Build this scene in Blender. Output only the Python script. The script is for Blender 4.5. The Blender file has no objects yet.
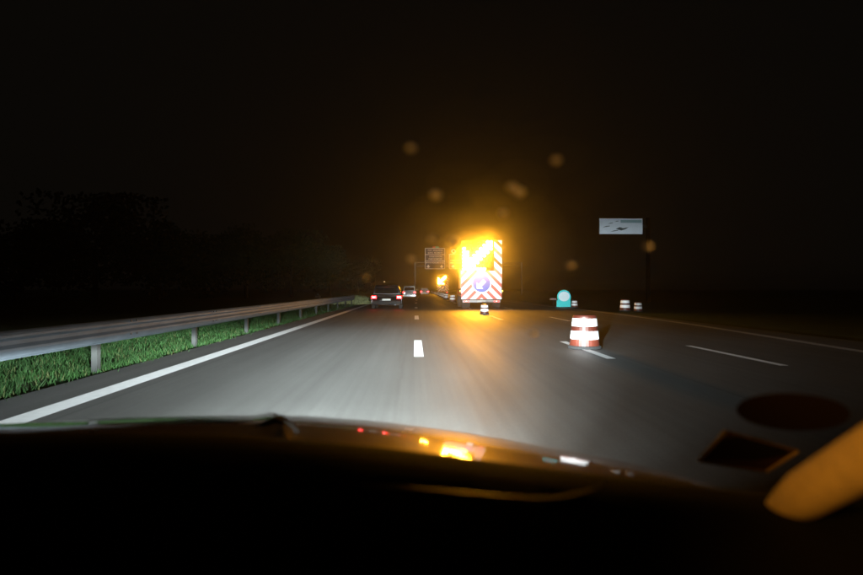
import bpy, bmesh, math, random
from mathutils import Vector, Matrix
R = math.radians
random.seed(7)
S = bpy.context.scene
C = S.collection

# ------------------------------------------------------------ camera
YAW, PITCH, H, F = 0.02869, 0.0026, 1.25, 575.0
cam_d = bpy.data.cameras.new('camera')
cam_d.sensor_width = 36; cam_d.lens = 36 * F / 863
cam_d.clip_start = 0.05; cam_d.clip_end = 5000
cam_d.dof.use_dof = True; cam_d.dof.focus_distance = 40; cam_d.dof.aperture_fstop = 2.4
cam = bpy.data.objects.new('camera', cam_d); C.objects.link(cam)
cam.location = (0, 0, H)
cam.rotation_euler = (math.pi / 2 + PITCH, 0, -YAW)
S.camera = cam
CM = cam.rotation_euler.to_matrix()

# ------------------------------------------------------------ sky
W = bpy.data.worlds.new('World'); S.world = W; W.use_nodes = True
wn, wl = W.node_tree.nodes, W.node_tree.links
wn.clear()
sky = wn.new('ShaderNodeTexSky'); sky.sky_type = 'NISHITA'; sky.sun_disc = False
sky.sun_elevation = R(-6); sky.sun_rotation = R(200)
glow = wn.new('ShaderNodeMix'); glow.data_type = 'RGBA'; glow.blend_type = 'ADD'
glow.inputs['Factor'].default_value = 1
wl.new(sky.outputs[0], glow.inputs['A']); glow.inputs['B'].default_value = (0.047, 0.040, 0.030, 1)   # town sky-glow
bg = wn.new('ShaderNodeBackground'); bg.inputs['Strength'].default_value = 0.05
wo = wn.new('ShaderNodeOutputWorld')
wl.new(glow.outputs['Result'], bg.inputs['Color']); wl.new(bg.outputs[0], wo.inputs[0])

# ------------------------------------------------------------ exposure and sampling
S.view_settings.view_transform = 'Standard'; S.view_settings.look = 'None'
S.view_settings.exposure = 0; S.view_settings.gamma = 1
cy = S.cycles
cy.use_denoising = True
try: cy.denoiser = 'OPENIMAGEDENOISE'
except Exception: pass
cy.max_bounces = 6; cy.diffuse_bounces = 2; cy.glossy_bounces = 3; cy.volume_bounces = 0
cy.transparent_max_bounces = 8
cy.sample_clamp_indirect = 3; cy.sample_clamp_direct = 0
cy.light_sampling_threshold = 0.0
cy.caustics_reflective = False; cy.caustics_refractive = False

# ------------------------------------------------------------ headlamps of the own car (the only light on the road but the vehicles' lamps)
def ramp(nt, src, stops, lo, hi):
    """piecewise-linear function of a socket"""
    m = nt.nodes.new('ShaderNodeMapRange'); m.inputs['From Min'].default_value = lo; m.inputs['From Max'].default_value = hi
    nt.links.new(src, m.inputs['Value'])
    r = nt.nodes.new('ShaderNodeValToRGB'); e = r.color_ramp.elements
    pts = [((a - lo) / (hi - lo), v) for a, v in stops]
    e[0].position, e[0].color = pts[0][0], (pts[0][1],) * 3 + (1,)
    e[1].position, e[1].color = pts[-1][0], (pts[-1][1],) * 3 + (1,)
    for p, v in pts[1:-1]:
        k = e.new(p); k.color = (v, v, v, 1)
    nt.links.new(m.outputs[0], r.inputs[0])
    return r.outputs[0]

def math_node(nt, op, a, b=None):
    n = nt.nodes.new('ShaderNodeMath'); n.operation = op
    for i, v in enumerate((a, b)):
        if v is None: continue
        if isinstance(v, (int, float)): n.inputs[i].default_value = v
        else: nt.links.new(v, n.inputs[i])
    return n.outputs[0]

L10 = lambda v: math.log10(max(v, 1)) / 5
BROAD_EL = [(-30, 60), (-20, 150), (-12, 380), (-8, 700), (-6.6, 980), (-4, 2600), (-3, 4000), (-2.2, 5000), (-1.3, 800), (-.5, 130), (3, 25), (20, 5)]
HOT_EL = [(-30, 1), (-7, 1), (-5.5, 120), (-3.5, 3000), (-1.7, 20000), (-.8, 20000), (1.9, 22000), (2.8, 45000), (6.5, 29000), (8.5, 9000), (10.5, 900), (14, 60), (20, 1)]
BROAD_AZ = [(-60, .02), (-40, .14), (-30, .20), (-20, .38), (-10, .66), (-5, .90), (0, 1), (3, .92), (8, .62), (14, .52), (20, .25), (28, .08), (45, .02), (60, .0)]
HOT_AZ = [(-60, 0), (-32, 0), (-26, .003), (-20, .02), (-14, .06), (-11, .15), (-8, .4), (-5, .45), (-2.5, .55), (0, 1), (6, 1), (10, .7), (14, .5), (18, .42), (22, .36), (26, .10), (30, .02), (40, 0)]
HEAD_GAIN = 1.0

def headlamp_light(x, y, z):
    d = bpy.data.lights.new('headlamp_light', 'POINT'); d.shadow_soft_size = .05
    d.energy = 1.0; d.color = (.86, .98, 1.0); d.use_nodes = True
    nt = d.node_tree; nt.nodes.clear()
    g = nt.nodes.new('ShaderNodeNewGeometry')
    v = nt.nodes.new('ShaderNodeVectorMath'); v.operation = 'SCALE'; v.inputs['Scale'].default_value = HEAD_SIGN
    nt.links.new(g.outputs['Incoming'], v.inputs[0])
    s = nt.nodes.new('ShaderNodeSeparateXYZ'); nt.links.new(v.outputs[0], s.inputs[0])
    X, Y, Z = s.outputs
    az = math_node(nt, 'MULTIPLY', math_node(nt, 'ARCTAN2', X, Y), 57.2958)
    el = math_node(nt, 'MULTIPLY', math_node(nt, 'ARCSINE', Z), 57.2958)
    def tab(stops):
        t = ramp(nt, el, [(a, L10(b)) for a, b in stops], -30, 20)
        return math_node(nt, 'POWER', 10, math_node(nt, 'MULTIPLY', t, 5))
    b = math_node(nt, 'MULTIPLY', math_node(nt, 'MULTIPLY', tab(BROAD_EL), 4.0), ramp(nt, az, BROAD_AZ, -60, 60))
    h = math_node(nt, 'MULTIPLY', math_node(nt, 'MULTIPLY', tab(HOT_EL), .42), ramp(nt, az, HOT_AZ, -60, 60))
    t = math_node(nt, 'MULTIPLY', math_node(nt, 'ADD', b, h), 0.5 * HEAD_GAIN * 4 * math.pi ** 1)
    em = nt.nodes.new('ShaderNodeEmission'); em.inputs['Color'].default_value = (1, 1, 1, 1)
    nt.links.new(t, em.inputs['Strength'])
    o = nt.nodes.new('ShaderNodeOutputLight'); nt.links.new(em.outputs[0], o.inputs[0])
    ob = bpy.data.objects.new('headlamp_light', d); C.objects.link(ob); ob.location = (x, y, z)
    return ob
HEAD_SIGN = 1.0
CARX = -.40
for sx in (-.66, .66): headlamp_light(CARX + sx, 2.45, .58)

# ------------------------------------------------------------ projection helpers (a pixel of the photograph and a distance give a place)
def ray(px, py):
    return CM @ Vector(((px - 431.5) / F, -(py - 287.5) / F, -1))
def at(px, py, Y):
    r = ray(px, py); return Vector((0, 0, H)) + r * (Y / r.y)
def G(px, py, z=0.0):
    r = ray(px, py); return Vector((0, 0, H)) + r * ((z - H) / r.z)
def curve(D):
    return 0 if D < 40 else 1.74e-4 * (D - 40) ** 2

# ------------------------------------------------------------ materials
def mat(name, col, rough=.6, metal=0, spec=.5, emit=None, es=0, coat=0, noise=None, bump=None):
    m = bpy.data.materials.new(name); m.use_nodes = True
    nt = m.node_tree; b = nt.nodes['Principled BSDF']
    b.inputs['Base Color'].default_value = (*col, 1); b.inputs['Roughness'].default_value = rough
    b.inputs['Metallic'].default_value = metal; b.inputs['Specular IOR Level'].default_value = spec
    b.inputs['Coat Weight'].default_value = coat; b.inputs['Coat Roughness'].default_value = .05
    if emit: b.inputs['Emission Color'].default_value = (*emit, 1); b.inputs['Emission Strength'].default_value = es
    if noise:                       # (scale, amount): mottled wear of the base colour
        tc = nt.nodes.new('ShaderNodeTexCoord'); n = nt.nodes.new('ShaderNodeTexNoise')
        n.inputs['Scale'].default_value = noise[0]; n.inputs['Detail'].default_value = 5
        nt.links.new(tc.outputs['Object'], n.inputs['Vector'])
        mx = nt.nodes.new('ShaderNodeMix'); mx.data_type = 'RGBA'
        mx.inputs['A'].default_value = (*[c * (1 - noise[1]) for c in col], 1)
        mx.inputs['B'].default_value = (*[min(1, c * (1 + noise[1])) for c in col], 1)
        nt.links.new(n.outputs[0], mx.inputs['Factor']); nt.links.new(mx.outputs['Result'], b.inputs['Base Color'])
        if bump:
            bp = nt.nodes.new('ShaderNodeBump'); bp.inputs['Strength'].default_value = bump
            nt.links.new(n.outputs[0], bp.inputs['Height']); nt.links.new(bp.outputs[0], b.inputs['Normal'])
    return m

def asphalt():
    m = bpy.data.materials.new('asphalt'); m.use_nodes = True
    nt = m.node_tree; b = nt.nodes['Principled BSDF']; N = nt.nodes.new; LK = nt.links.new
    tc = N('ShaderNodeTexCoord')
    def noise(scale, sc, detail=4, rough=.6):
        mp = N('ShaderNodeMapping'); mp.inputs['Scale'].default_value = sc; LK(tc.outputs['Object'], mp.inputs['Vector'])
        n = N('ShaderNodeTexNoise'); n.inputs['Scale'].default_value = scale; n.inputs['Detail'].default_value = detail
        n.inputs['Roughness'].default_value = rough; LK(mp.outputs[0], n.inputs['Vector']); return n.outputs[0]
    streak = noise(1, (9, .10, 1), 5)
    wide = noise(1, (1.1, .03, 1), 3)
    grain = noise(70, (1, 1, 1), 2)
    patch = noise(.35, (1, 1, 1), 4)
    def mr(s, lo, hi, a, c):
        k = N('ShaderNodeMapRange'); k.inputs['From Min'].default_value = lo; k.inputs['From Max'].default_value = hi
        k.inputs['To Min'].default_value = a; k.inputs['To Max'].default_value = c; LK(s, k.inputs['Value']); return k.outputs[0]
    f = math_node(nt, 'MULTIPLY', mr(streak, .3, .7, .86, 1.14), mr(wide, .3, .7, .82, 1.15))
    f = math_node(nt, 'MULTIPLY', f, mr(grain, .3, .7, .82, 1.18))
    f = math_node(nt, 'MULTIPLY', f, mr(patch, .3, .7, .90, 1.10))
    coarse = noise(24, (1, 1, 1), 3, .8)
    f = math_node(nt, 'MULTIPLY', f, mr(coarse, .3, .7, .86, 1.14))
    sx = N('ShaderNodeSeparateXYZ'); LK(tc.outputs['Object'], sx.inputs[0])
    wob = math_node(nt, 'ADD', sx.outputs[0], mr(noise(1, (.3, .5, 1), 3), 0, 1, -.06, .06))
    for x0, wd, dk in ((-.20, .022, .88), (3.80, .022, .7), (-3.45, .02, .7)):      # joints between the paved lanes
        dist = math_node(nt, 'ABSOLUTE', math_node(nt, 'SUBTRACT', wob, x0))
        f = math_node(nt, 'MULTIPLY', f, mr(dist, wd * .5, wd * 1.6, dk, 1))
    for x0 in (-2.7, -1.15, 1.0, 2.6):                                               # wheel tracks polished a little darker
        dist = math_node(nt, 'ABSOLUTE', math_node(nt, 'SUBTRACT', wob, x0))
        f = math_node(nt, 'MULTIPLY', f, mr(dist, .1, .55, .90, 1))
    col = N('ShaderNodeVectorMath'); col.operation = 'SCALE'; col.inputs[0].default_value = (.078, .077, .073)
    LK(f, col.inputs['Scale']); LK(col.outputs[0], b.inputs['Base Color'])
    b.inputs['Roughness'].default_value = .5; b.inputs['Specular IOR Level'].default_value = .35
    LK(mr(wide, .3, .7, .66, .54), b.inputs['Roughness'])
    bp = N('ShaderNodeBump'); bp.inputs['Strength'].default_value = .35; bp.inputs['Distance'].default_value = .006
    LK(grain, bp.inputs['Height']); LK(bp.outputs[0], b.inputs['Normal'])
    return m

M = {}
M['asphalt'] = asphalt()
M['paint'] = mat('road_paint', (.86, .88, .90), .6, noise=(9, .22))
M['worn_paint'] = mat('worn_road_paint', (.34, .36, .38), .7, noise=(5, .5))
M['soil'] = mat('verge_soil', (.035, .055, .02), .95, spec=.1, noise=(.8, .5), bump=.3)
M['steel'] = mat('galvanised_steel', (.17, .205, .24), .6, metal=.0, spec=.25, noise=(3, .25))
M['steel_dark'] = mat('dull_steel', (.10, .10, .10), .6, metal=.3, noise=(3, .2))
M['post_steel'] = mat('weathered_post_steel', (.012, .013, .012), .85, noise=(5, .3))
M['white'] = mat('reflective_white', (.82, .82, .82), .5, noise=(7, .10))
M['red'] = mat('reflective_red', (.50, .045, .018), .5)
M['drum_red'] = mat('plastic_red_orange', (.072, .013, .006), .5, noise=(9, .45))
M['blue'] = mat('sign_blue', (.02, .07, .40), .5)
M['teal'] = mat('sign_teal', (.03, .62, .62), .5)
M['navy'] = mat('sign_dark_blue', (.012, .014, .02), .7)
M['letter'] = mat('letter_white', (.8, .8, .8), .6)
M['black'] = mat('black_plastic', (.008, .008, .008), .7, spec=.2, noise=(20, .3))
M['rubber'] = mat('tyre_rubber', (.012, .012, .012), .85, noise=(12, .3))
M['glass_dark'] = mat('dark_car_glass', (.006, .007, .008), .08)
M['chassis'] = mat('truck_chassis', (.03, .03, .03), .7, noise=(5, .3))
M['truck_paint'] = mat('truck_orange_paint', (.5, .17, .02), .35, coat=.4, noise=(2, .1))
M['amber'] = mat('amber_lamp', (.2, .1, .02), .4, emit=(1, .40, .018), es=500)
M['amber_far'] = mat('amber_lamp_far', (.2, .1, .02), .4, emit=(1, .40, .018), es=320)
M['amber_off'] = mat('amber_lens_unlit', (.05, .02, .005), .5, spec=.2)
M['tail'] = mat('tail_lamp_lit', (.05, .01, .01), .3, emit=(1, .010, .014), es=16)
M['tail_core'] = mat('tail_lamp_bulb', (.3, .1, .1), .3, emit=(1, .22, .22), es=14)
M['tail_off'] = mat('tail_lens', (.06, .004, .004), .7, spec=.1)
M['tail_dim'] = mat('tail_lamp_dim', (.3, .01, .01), .3, emit=(1, .03, .02), es=5)
M['side_amber'] = mat('side_marker', (.3, .2, .02), .3, emit=(1, .7, .05), es=4)
M['plate_lit'] = mat('number_plate', (.25, .25, .23), .5, emit=(1, .95, .85), es=.12)  # weak emission put in so the plate looks lit
M['car_black'] = mat('black_car_paint', (.005, .005, .006), .35, coat=.25, spec=.3)
M['car_silver'] = mat('silver_car_paint', (.55, .55, .56), .35, metal=.1, coat=.5)
M['car_white'] = mat('white_car_paint', (.55, .55, .55), .35, coat=.5)
M['bark'] = mat('bark', (.06, .045, .03), .9, noise=(6, .3))
M['leaf'] = mat('dark_leaves', (.022, .034, .012), .8, noise=(2, .4))
M['grass'] = mat('short_green_grass', (.012, .038, .0075), .75, spec=.2, noise=(1.1, .75))
M['straw'] = mat('straw_stalks', (.045, .052, .020), .9, spec=.1)
M['dry_grass'] = mat('pale_dry_grass', (.24, .26, .12), .85, spec=.2, noise=(2, .3))
M['board_black'] = mat('lamp_board_black', (.004, .004, .004), .8, spec=.1)
M['lampglow'] = mat('lamp_warm', (.8, .7, .5), .5, emit=(1, .72, .38), es=5)
M['sign_grey'] = mat('sign_face_grey_white', (.60, .65, .72), .6, noise=(1.5, .12))
M['sign_ink'] = mat('sign_black_print', (.03, .045, .045), .6)
M['badge_red'] = mat('badge_red', (.6, .06, .03), .5)
M['badge_green'] = mat('badge_green', (.03, .42, .22), .5)
M['bonnet'] = mat('dark_brown_metallic_paint', (.42, .28, .19), .5, metal=.85, spec=.5, coat=1.0)
M['dash'] = mat('soft_black_dashboard', (.003, .003, .003), .8, spec=.12, noise=(200, .3))
M['dash_trim'] = mat('satin_trim', (.010, .007, .005), .4)
M['pillar_trim'] = mat('beige_pillar_cloth', (.36, .29, .20), .9, spec=.1, noise=(60, .25), bump=.4)
M['seal'] = mat('rubber_seal', (.006, .006, .006), .8)

# ------------------------------------------------------------ mesh helpers
def link(name, bm, m, parent=None, smooth=False, label=None):
    me = bpy.data.meshes.new(name); bm.normal_update(); bm.to_mesh(me); bm.free()
    if smooth:
        for p in me.polygons: p.use_smooth = True
    if m: me.materials.append(m)
    o = bpy.data.objects.new(name, me); C.objects.link(o)
    if parent: o.parent = parent
    if label: o['label'] = label
    return o
def tag(o, label=None, cat=None, group=None, kind=None):
    if label: o['label'] = label
    if cat: o['category'] = cat
    if group: o['group'] = group
    if kind: o['kind'] = kind
    return o
def thing(name, label, cat, loc=(0, 0, 0), rz=0, group=None):
    o = bpy.data.objects.new(name, None); C.objects.link(o); o.location = loc; o.rotation_euler = (0, 0, rz)
    o.empty_display_size = .2
    return tag(o, label, cat, group)
def copy_tree(o, parent=None):
    c = o.copy(); C.objects.link(c)
    if parent: c.parent = parent
    for ch in list(o.children): copy_tree(ch, c)
    return c
def box(bm, x0, x1, y0, y1, z0, z1, bev=0):
    r = bmesh.ops.create_cube(bm, size=1)
    for v in r['verts']:
        v.co = Vector((x0 + (v.co.x + .5) * (x1 - x0), y0 + (v.co.y + .5) * (y1 - y0), z0 + (v.co.z + .5) * (z1 - z0)))
    if bev:
        es = list({e for v in r['verts'] for e in v.link_edges})
        bmesh.ops.bevel(bm, geom=es, offset=bev, segments=2, affect='EDGES', profile=.5)
    return bm
def B(*a, bev=0):
    bm = bmesh.new(); return box(bm, *a, bev=bev)
def tube(bm, pts, rad, n=8, cap=True):
    """tube through pts with a radius each"""
    rings = []
    if not isinstance(rad, (list, tuple)): rad = [rad] * len(pts)
    pts = [Vector(p) for p in pts]
    for i, p in enumerate(pts):
        d = (pts[min(i + 1, len(pts) - 1)] - pts[max(i - 1, 0)]).normalized()
        u = d.orthogonal().normalized() if abs(d.z) > .95 else d.cross(Vector((0, 0, 1))).normalized()
        v = d.cross(u)
        rings.append([bm.verts.new(p + (u * math.cos(2 * math.pi * k / n) + v * math.sin(2 * math.pi * k / n)) * rad[i]) for k in range(n)])
    for a, b in zip(rings, rings[1:]):
        for k in range(n): bm.faces.new((a[k], a[(k + 1) % n], b[(k + 1) % n], b[k]))
    if cap: bm.faces.new(rings[0][::-1]); bm.faces.new(rings[-1])
    return bm
def lathe(bm, prof, n=24, cx=0, cyy=0):
    rings = [[bm.verts.new((cx + r * math.cos(2 * math.pi * k / n), cyy + r * math.sin(2 * math.pi * k / n), z)) for k in range(n)] for r, z in prof]
    for a, b in zip(rings, rings[1:]):
        for k in range(n): bm.faces.new((a[k], a[(k + 1) % n], b[(k + 1) % n], b[k]))
    bm.faces.new(rings[0][::-1]); bm.faces.new(rings[-1])
    return bm
def prism(bm, poly, y0, y1):
    """polygon in x,z extruded from y0 to y1"""
    if len(poly) < 3: return bm
    a = [bm.verts.new((x, y0, z)) for x, z in poly]; b = [bm.verts.new((x, y1, z)) for x, z in poly]
    n = len(poly)
    bm.faces.new(a); bm.faces.new(b[::-1])
    for k in range(n): bm.faces.new((a[(k + 1) % n], a[k], b[k], b[(k + 1) % n]))
    bmesh.ops.recalc_face_normals(bm, faces=bm.faces[:])
    return bm
def clip(poly, nx, nz, d):
    """keep the side nx*x+nz*z<=d"""
    out = []
    for i in range(len(poly)):
        p, q = poly[i], poly[(i + 1) % len(poly)]
        a, b = nx * p[0] + nz * p[1] - d, nx * q[0] + nz * q[1] - d
        if a <= 0: out.append(p)
        if (a < 0 < b) or (b < 0 < a):
            t = a / (a - b); out.append((p[0] + (q[0] - p[0]) * t, p[1] + (q[1] - p[1]) * t))
    return out
def strip(name, m, x0, x1, y0, y1, z, step=6, follow=True, parent=None):
    bm = bmesh.new(); n = max(1, int((y1 - y0) / step)); prev = None
    for i in range(n + 1):
        y = y0 + (y1 - y0) * i / n; c = curve(y) if follow else 0
        a = bm.verts.new((x0 + c, y, z)); b = bm.verts.new((x1 + c, y, z))
        if prev: bm.faces.new((prev[0], prev[1], b, a))
        prev = (a, b)
    return link(name, bm, m, parent)

# ------------------------------------------------------------ the setting
FAR = 700
bm = bmesh.new()
for sx, sy in ((0, 0), (1, 0), (1, 1), (0, 1)):
    bm.verts.new((-900 + 1900 * sx, -60 + 1900 * sy, -.06))
bm.faces.new(bm.verts[:])
tag(link('ground', bm, M['soil']), kind='structure')
bm = bmesh.new(); prev = None
for i in range(91):                                  # carriageway: widens to the right where the exit lane runs
    y = -20 + i * 8; c = curve(y)
    xr = 10.6 if y < 60 else max(8.2, 10.6 - (y - 60) * .05)
    row = [bm.verts.new((-4.65 + c + (xr + 4.65) * k / 8, y, 0)) for k in range(9)]
    if prev:
        for k in range(8): bm.faces.new((prev[k], prev[k + 1], row[k + 1], row[k]))
    prev = row
road = tag(link('road', bm, M['asphalt']), kind='structure')
# left edge of the asphalt against the verge
tag(strip('edge_line', M['paint'], -3.92, -3.63, -10, 300, .004), kind='structure')
for y in [10.6 + 13 * k for k in range(-1, 16)]:
    tag(strip('lane_line', M['paint'], -.02, .16, y, y + 3.4, .004, 2), kind='structure')
    tag(strip('lane_line', M['paint'], 3.43, 3.60, y - .4, y + 3.0, .004, 2), kind='structure')
    if y < 75: tag(strip('lane_line', M['paint'], 5.94, 6.09, y - 1.4, y + 1.9, .004, 2), kind='structure')
bm = bmesh.new(); prev = None
for y, x in ((3, 8.3), (8, 8.7), (11.4, 8.95), (15, 9.3), (20, 9.75), (26, 10.0), (34, 10.0), (44, 9.6), (60, 9.1), (90, 8.6)):
    a = bm.verts.new((x - .13 + curve(y), y, .004)); b = bm.verts.new((x + .13 + curve(y), y, .004))
    if prev: bm.faces.new((prev[0], prev[1], b, a))
    prev = (a, b)
tag(link('edge_line', bm, M['worn_paint']), kind='structure')

# grass of the left verge, one sheet of blades nobody could count
def blades(name, m, n, xr, yr, hgt, wid, z0=-.06, par=None, dens=None):
    bm = bmesh.new()
    for _ in range(n):
        x = random.uniform(*xr); t = random.random(); y = yr[0] + (yr[1] - yr[0]) * t ** 1.7
        if dens and random.random() > dens(x, y): continue
        k = 1 + y * .035
        h = random.uniform(*hgt) * (1 + .15 * k); w = wid * k; a = random.uniform(0, math.pi)
        lx, ly = random.gauss(0, h * .4), random.gauss(0, h * .4)
        dx, dy = math.cos(a) * w / 2, math.sin(a) * w / 2
        c = curve(y)
        v = [bm.verts.new((x + c - dx, y - dy, z0)), bm.verts.new((x + c + dx, y + dy, z0)), bm.verts.new((x + c + lx, y + ly, z0 + h))]
        bm.faces.new(v)
    return link(name, bm, m)
g = blades('grass', M['grass'], 110000, (-8.6, -4.50), (3, 62), (.03, .11), .014,
           dens=lambda x, y: min(1, max(.03, (-4.50 - x - .16 * math.sin(y * 1.7) - .12 * math.sin(y * 4.1 + 1)) * 1.5)) * (1 - max(0, -x - 7.6)) * (.35 if math.sin(x * 3.1 + 2 * math.sin(y * .9)) * math.sin(y * 1.3 + x) > .55 else 1))
g.data.materials.append(M['straw']); rs = random.Random(5)
for p_ in g.data.polygons: p_.material_index = 1 if rs.random() < .10 else 0
tag(g, 'short green grass on the verge below the left guardrail', 'grass', kind='stuff')

# ------------------------------------------------------------ guardrail on the left: posts and W-beam
def wbeam(bm, x, side, y0, y1, follow=True, step=4):
    prof = [(0, .395), (.045, .43), (.075, .505), (.075, .535), (.02, .575), (.02, .625), (.075, .665), (.075, .695), (.045, .725), (0, .745)]
    n = max(1, int((y1 - y0) / step)); prev = None
    for i in range(n + 1):
        y = y0 + (y1 - y0) * i / n; c = curve(y)
        row = [bm.verts.new((x + c + side * a, y, z)) for a, z in prof] + [bm.verts.new((x + c + side * (a - .006), y, z)) for a, z in prof[::-1]]
        if prev:
            for k in range(len(row)): bm.faces.new((prev[k], prev[(k + 1) % len(row)], row[(k + 1) % len(row)], row[k]))
        prev = row
    bmesh.ops.recalc_face_normals(bm, faces=bm.faces[:])
    return bm
gr = thing('guardrail', 'long galvanised steel guardrail beyond the green verge at the left edge', 'guardrail', (-4.9, 0, 0))
for k in range(12):
    y0 = -2 + k * 4.0
    o = link('rail_beam', wbeam(bmesh.new(), 0, 1, y0 + (.004 if k else 0), y0 + 4.0, step=4), M['steel'], gr)
for k in range(12):
    y = 1.1 + k * 4.0
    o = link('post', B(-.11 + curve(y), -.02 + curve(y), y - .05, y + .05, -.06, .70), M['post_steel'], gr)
    link('spacer', B(-.018 + curve(y), .016 + curve(y), y - .04, y + .04, .56, .64), M['steel'], gr)
for k in range(1, 12):                                # bolts of the beam joints, splice plate proud of the beam
    y = -2 + k * 4.0; c = curve(y)
    sp_ = link('splice', wbeam(bmesh.new(), .004, 1, y - .16, y + .16, step=.4), M['steel'], gr)
    for dy in (-.1, .1):
        for z in (.49, .71): link('bolt', B(.078 + c, .098 + c, y + dy - .016, y + dy + .016, z - .016, z + .016, bev=.004), M['steel_dark'], sp_)
# delineator whose reflector shines at the end of the rail
p = G(318, 306)
dl = thing('delineator_post', 'small white reflector post where the left guardrail fades into the dark', 'delineator', (p.x, p.y, -.06))
link('post', B(-.05, .05, -.03, .03, 0, .95, bev=.01), M['white'].copy(), dl)
dl.children[0].data.materials[0] = mat('weathered_post', (.08, .08, .08), .8)
link('reflector', B(-.20, .20, -.036, -.031, .68, .80), M['white'], dl)

# pale tall grass caught by the headlamps left of the black car
bm = bmesh.new()
for _ in range(5200):
    a, r_ = random.uniform(0, 2 * math.pi), random.random() ** .5
    x, y = r_ * math.cos(a) * 2.1, r_ * math.sin(a) * 4
    h = random.uniform(.35, 1.0) * (1 - r_ ** 3 * .75) * (1.0 if x > -.6 else .75); w = .05
    b_ = random.uniform(0, math.pi)
    z = [bm.verts.new((x - math.cos(b_) * w / 2, y - math.sin(b_) * w / 2, 0)), bm.verts.new((x + math.cos(b_) * w / 2, y + math.sin(b_) * w / 2, 0)),
         bm.verts.new((x + random.gauss(0, .15), y + random.gauss(0, .15), h))]
    bm.faces.new(z)
o = link('tall_grass', bm, M['dry_grass']); p = at(353, 300, 52); o.location = (p.x - .4, 50, -.06); o.scale = (1.3, 1, .95)
tag(o, 'pale tall grass lit up beside the white edge line left of the black car', 'tall grass', kind='stuff')

# ------------------------------------------------------------ trees, black against the glow of the sky
def tree(px, top, Y, wid, label, seed):
    rnd = random.Random(seed)
    p = at(px, 288, Y); h = (289 - top) / F * Y + H
    t = thing('broadleaf_tree', label, 'tree', (p.x, Y, -.06), rnd.uniform(0, 6), 'dark trees beyond the left verge')
    bm = bmesh.new(); tube(bm, [(0, 0, 0), (.1, 0, h * .25), (0, .1, h * .5), (0, 0, h * .8)], [h * .028, h * .022, h * .015, h * .004], 7)
    for k in range(7):
        a = rnd.uniform(0, 6.28); z = h * rnd.uniform(.28, .6); L = wid * rnd.uniform(.3, .5)
        tube(bm, [(0, 0, z), (math.cos(a) * L * .5, math.sin(a) * L * .5, z + h * .08), (math.cos(a) * L, math.sin(a) * L, z + h * .2)], [h * .010, h * .006, h * .002], 5)
    link('trunk', bm, M['bark'], t)
    bm = bmesh.new()
    cl = []
    for k in range(16):
        a = rnd.uniform(0, 6.28); rr = rnd.random() ** .6 * wid * .38; z = h * rnd.uniform(.30, .86)
        s = 1 - abs(z / h - .5) * 1.0
        cl.append((math.cos(a) * rr * s, math.sin(a) * rr * s, z, wid * rnd.uniform(.12, .22)))
    for cx_, cy_, cz, cr in cl:
        for _ in range(260):
            d = Vector((rnd.gauss(0, 1), rnd.gauss(0, 1), rnd.gauss(0, .8))).normalized() * cr * rnd.uniform(.5, 1.1) ** .7
            q = Vector((cx_, cy_, min(cz + d.z, h - .1))) + Vector((d.x, d.y, 0))
            u = Vector((rnd.gauss(0, 1), rnd.gauss(0, 1), rnd.gauss(0, 1))).normalized() * .26
            w = u.orthogonal().normalized() * .17
            bm.faces.new([bm.verts.new(q - u), bm.verts.new(q + w), bm.verts.new(q + u), bm.verts.new(q - w)])
    link('crown', bm, M['leaf'], t)
TL = [(15, 222, 62, 15, 'dark tree at the far left end of the black tree row'),
      (95, 198, 60, 17, 'tallest dark tree in the row above the left guardrail'),
      (158, 222, 66, 12, 'rounded dark tree just right of the tallest one'),
      (205, 236, 78, 12, 'low dark tree in the dip between two taller crowns'),
      (246, 222, 82, 14, 'broad dark tree midway along the black tree row'),
      (292, 230, 96, 14, 'dark tree above the small warm lights on the left'),
      (330, 244, 110, 13, 'small dark tree nearest the road in the row'),
      (358, 256, 150, 15, 'distant dark tree behind the roof of the black car'),]
for i, (px, tp, Y, wd, lb) in enumerate(TL): tree(px, tp, Y, wd, lb, 30 + i)

# distant street lamps
for i, (px, py, Y, lb) in enumerate(((301, 283, 230, 'leftmost of the small warm lamps below the dark trees'),
                             (308, 281.8, 250, 'middle one of the small warm lamps below the dark trees'),
                             (316, 282, 240, 'small warm lamp on the left nearest the road'),
                             (383, 282, 260, 'small warm lamp seen just above the black car roof'))):
    p = at(px, py, Y)
    sl = thing('street_lamp', lb, 'street lamp', (p.x, Y, -.06), 0, 'distant street lamps')
    bm = bmesh.new(); tube(bm, [(0, 0, 0), (0, 0, p.z + .1), (.5, 0, p.z + .35)], [.07, .05, .04], 6); link('pole', bm, M['steel_dark'], sl)
    link('lamp_head', B(.35, .85, -.18, .18, p.z + .3, p.z + .42, bev=.03), M['steel_dark'], sl)
    link('lamp_glass', B(.40, .80, -.15, .15, p.z + .15, p.z + .297), M['lampglow'], sl)

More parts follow.
